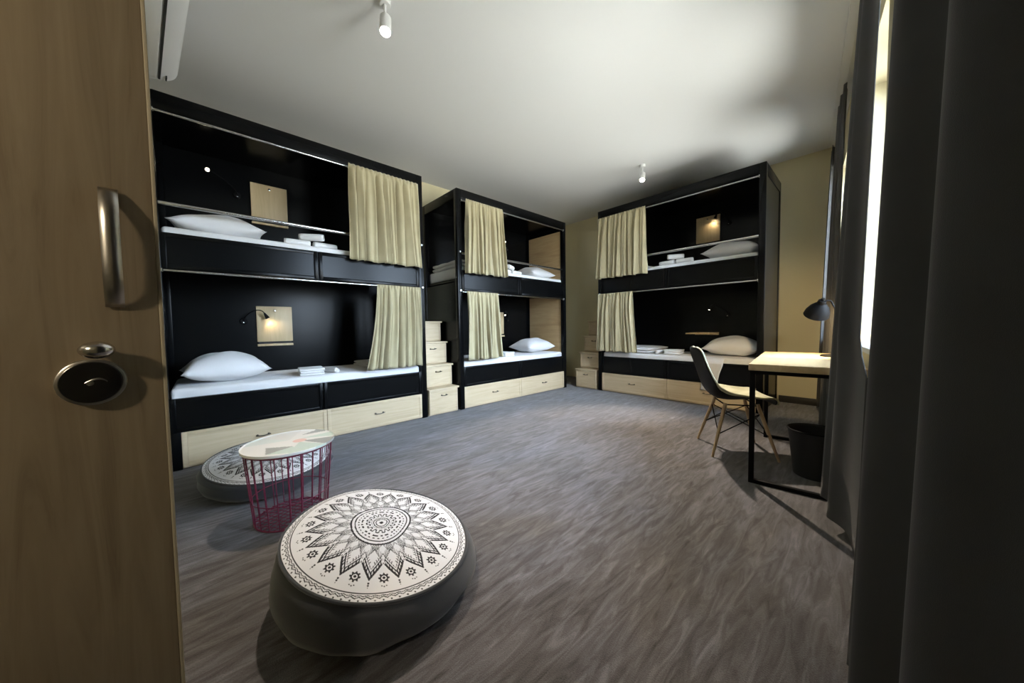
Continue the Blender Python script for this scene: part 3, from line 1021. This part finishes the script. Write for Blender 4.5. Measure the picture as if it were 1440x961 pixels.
# ------------------------------------------------------------------ charcoal window curtains
def long_curtain(name_label, s0t, s1t, s0b, s1b, dt, db, amp, nf, zb, zt, seed, n=None, endup=(0, 0), tuck=None):
    rnd = random.Random(seed)
    P = [rnd.uniform(0, 6.28) for _ in range(6)]
    def fn(u, v):
        t = 1-v
        s = (s0t+(s0b-s0t)*t)*(1-u)+(s1t+(s1b-s1t)*t)*u
        ph = 2*pi*nf*u+P[0]+.5*sin(2*pi*u+P[1])+.35*t*sin(2*pi*u*1.3+P[2])
        A = amp*(.55+.45*t)
        dd = (dt+(db-dt)*t**.8) + A*(sin(ph)+.25*sin(2*ph+P[3]))
        dd += endup[0]*(1-u)**3*(.4+.6*t) + endup[1]*u**3*(.4+.6*t)
        s += .35*amp*cos(ph)
        z = zb+(zt-zb)*v
        if tuck:                             # below the sill the near edge hangs wider
            k = max(0, min(1, (.90-z)/.10)); k = k*k*(3-2*k)
            s += tuck[0]*k*(1-u)**1.5; dd += tuck[1]*k*(1-u)
        return W(s, max(dd, .012), z)
    c = W((s0t+s1t)/2, dt, zt)
    mb = MB(); mb.grid(lambda u, v: fn(u, v)-c, int(max(24, nf*26)), 40)
    o = mb.build('window_curtain', M['grey'], smooth=80); solid(o, .004, 0)
    o.location = c
    tag(o, name_label, 'curtain', 'floor length charcoal window curtains')
    return o
long_curtain('charcoal floor length curtain nearest the camera at the right edge', .05, 1.27, .0, 1.33, .085, .125, .042, 4.0, .015, CEIL-.03, 2, endup=(0, .055))
long_curtain('charcoal floor length curtain in front of the desk end', 2.09, 2.42, 2.04, 2.44, .065, .150, .024, 1.5, .06, CEIL-.03, 9, endup=(-.02, .045), tuck=(-.20, -.005))
long_curtain('charcoal curtain just beyond the desk lamp', 3.77, 4.24, 3.75, 4.26, .070, .130, .026, 2.6, .06, CEIL-.13, 14, endup=(-.035, 0))
long_curtain('charcoal curtain hanging in the far right corner', 4.97, 5.26, 4.95, 5.28, .070, .135, .024, 1.5, .06, CEIL-.13, 18)
# ceiling track for them
tr = MB().box(-.10, -.05, .0, 5.30, CEIL-.028, CEIL, .002)
tag(tr.build('curtain_track', M['frame'], mtx=WM), 'white ceiling track carrying the charcoal curtains', 'curtain track')

# ------------------------------------------------------------------ air conditioner
ac = empty('air_conditioner', (-2.60, -.267, 2.62), FT, 'white wall air conditioner above the door side of the room', 'air conditioner')
al, ad = .54, .262
bd = MB()
def acp(u, v):
    P = [(0.002, .0), (.07, .0), (.15, .008), (.205, .035), (.232, .085), (.235, .16), (.225, .255), (.19, .282), (.0, .285)]
    q = spline([(p[0]*ad/.235, p[1], 0) for p in P], v)
    return (-al+2*al*u, q.x, q.y)
vs = bd.grid(acp, 8, 32)
for col in (0, 8):
    bd.bm.faces.new([vs[j][col] for j in range(33)])
bd.bm.faces.new((vs[0][0], vs[0][8], vs[32][8], vs[32][0])) if False else None
bd.build('ac_body', M['white'], ac, smooth=40)
MB().box(-al+.03, al-.03, .166, .176, -.002, .02).build('air_slot', M['slot'], ac, smooth=0)
MB().box(-al+.03, al-.03, .095, .160, -.004, .006, .002).build('louvre', M['white'], ac)
lg = MB()
for k, w in enumerate((.006, .012, .005)):
    lg.box(-al+.022+k*.018, -al+.022+k*.018+w, .198, .206, .006, .026)
lg.build('maker_mark', M['slot'], ac, smooth=0)

# ------------------------------------------------------------------ ceiling spots
def ceiling_spot(loc, aim, label, power, size=70):
    r = empty('ceiling_spotlight', loc, 0, label, 'ceiling light', 'white ceiling spotlights')
    MB().lathe([(0, 0), (.036, 0), (.036, -.022), (.030, -.030), (0, -.030)], 24).build('ceiling_mount', M['whitem'], r)
    MB().tube([(0, 0, -.028), (0, 0, -.125)], .008, 10).build('stem', M['whitem'], r)
    am = Vector(aim).normalized()
    p = Vector((0, 0, -.135))
    mt = align(p, am)
    hd = MB().lathe([(0, -.045), (.030, -.043), (.034, -.036), (.034, .070), (.031, .072), (.029, .062), (0, .060)], 28, mt, cap=False).build('lamp_head', M['whitem'], r)
    MB().lathe([(0, .0605), (.028, .0605), (.026, .066), (0, .069)], 24, mt).build('lens', M['lens'], hd)
    li = bpy.data.lights.new('spot_light', 'SPOT'); li.energy = power; li.color = (1, .85, .66)
    li.spot_size = radians(size); li.spot_blend = .6; li.shadow_soft_size = .035
    lo = bpy.data.objects.new('spot_light', li); COL.objects.link(lo); lo.parent = r
    lo.matrix_local = align(p+am*.076, -am)
    return r
ceiling_spot((-2.05, .885, CEIL), (.24, -.14, -.96), 'white ceiling spotlight above the wire table and poufs', 170, 52)
ceiling_spot((-1.98, 4.10, CEIL), (.16, -.46, -.87), 'white ceiling spotlight in front of the far bunk bed', 600, 58)

# wall lamp in the entry recess, beside the open door
wl = empty('wall_lamp', (-.02, -1.12, 1.62), 0, 'small white wall lamp in the entry recess by the open door', 'wall lamp')
MB().box(-.05, .05, 0, .018, -.08, .08, .004).build('back_plate', M['whitem'], wl)
MB().lathe([(.048, -.07), (.052, -.06), (.060, .075), (.057, .075), (.049, -.06), (.046, -.068)], 32, Matrix.Translation((0, .075, 0)), cap=False).build('lamp_shade', M['whitem'], wl)
MB().lathe([(0, -.04), (.018, -.03), (.026, 0), (.018, .03), (0, .04)], 20, Matrix.Translation((0, .075, 0))).build('bulb', emit('lit_wall_bulb', (1, .85, .62), 6), wl)
MB().tube([(0, .015, -.062), (0, .075, -.062)], .006, 8).build('arm', M['whitem'], wl)
li = bpy.data.lights.new('wall_lamp_light', 'SPOT'); li.energy = 30; li.color = (1, .83, .58)
li.spot_size = radians(58); li.spot_blend = .6; li.shadow_soft_size = .05
lo = bpy.data.objects.new('wall_lamp_light', li); COL.objects.link(lo); lo.parent = wl
lo.matrix_local = align((-.07, .15, 0), -Vector((-.72, .84, -.52)))

# ------------------------------------------------------------------ daylight and camera
wd = bpy.data.worlds.new('daylight'); SC.world = wd
wd.use_nodes = True
bg = wd.node_tree.nodes['Background']
_n = wd.node_tree
_tc = _n.nodes.new('ShaderNodeTexCoord'); _sx = _n.nodes.new('ShaderNodeSeparateXYZ')
_mr = _n.nodes.new('ShaderNodeMapRange'); _mr.inputs['From Min'].default_value = -.12; _mr.inputs['From Max'].default_value = .15
_mx = _n.nodes.new('ShaderNodeMix'); _mx.data_type = 'RGBA'
_mx.inputs['A'].default_value = (22.0, 21.2, 20.0, 1)          # sunlit street and facades
_mx.inputs['B'].default_value = (31.0, 37.0, 47.0, 1)          # open sky
_n.links.new(_tc.outputs['Generated'], _sx.inputs['Vector'])
_n.links.new(_sx.outputs['Z'], _mr.inputs['Value'])
_n.links.new(_mr.outputs['Result'], _mx.inputs['Factor'])
_n.links.new(_mx.outputs['Result'], bg.inputs['Color'])
bg.inputs['Strength'].default_value = 1.0
for k, (a, b) in enumerate(WINS):
    li = bpy.data.lights.new('window_portal', 'AREA'); li.shape = 'RECTANGLE'
    li.size = (b-a)-.02; li.size_y = HEAD-SILL-.02
    li.cycles.is_portal = True
    lo = bpy.data.objects.new('window_portal', li); COL.objects.link(lo)
    p = W((a+b)/2, -.30, (SILL+HEAD)/2)
    lo.matrix_world = Matrix.Translation(p) @ WN.to_track_quat('-Z', 'Z').to_matrix().to_4x4()

FPX = 466.46
p_, y_, r_ = .0434, .8241, -.0149
Fv = Vector((-sin(y_)*cos(p_), cos(y_)*cos(p_), -sin(p_)))
Rv = Vector((cos(y_), sin(y_), 0)); Uv = Rv.cross(Fv)
R2 = Rv*cos(r_)+Uv*sin(r_); U2 = -Rv*sin(r_)+Uv*cos(r_)
cam = bpy.data.cameras.new('camera'); cam.sensor_width = 36; cam.sensor_fit = 'HORIZONTAL'
cam.lens = FPX/1440*36; cam.clip_start = .02
co = bpy.data.objects.new('camera', cam); COL.objects.link(co)
co.matrix_world = Matrix(((R2.x, U2.x, -Fv.x, 0), (R2.y, U2.y, -Fv.y, 0), (R2.z, U2.z, -Fv.z, 1.0), (0, 0, 0, 1)))
SC.camera = co

vs_ = SC.view_settings
SC.display_settings.display_device = 'sRGB'
vs_.view_transform = 'Standard'; vs_.look = 'None'; vs_.gamma = 1; vs_.use_curve_mapping = False
vs_.exposure = 0.0
SC.cycles.use_denoising = True
SC.cycles.max_bounces = 8
SC.cycles.diffuse_bounces = 5
SC.cycles.sample_clamp_indirect = 6
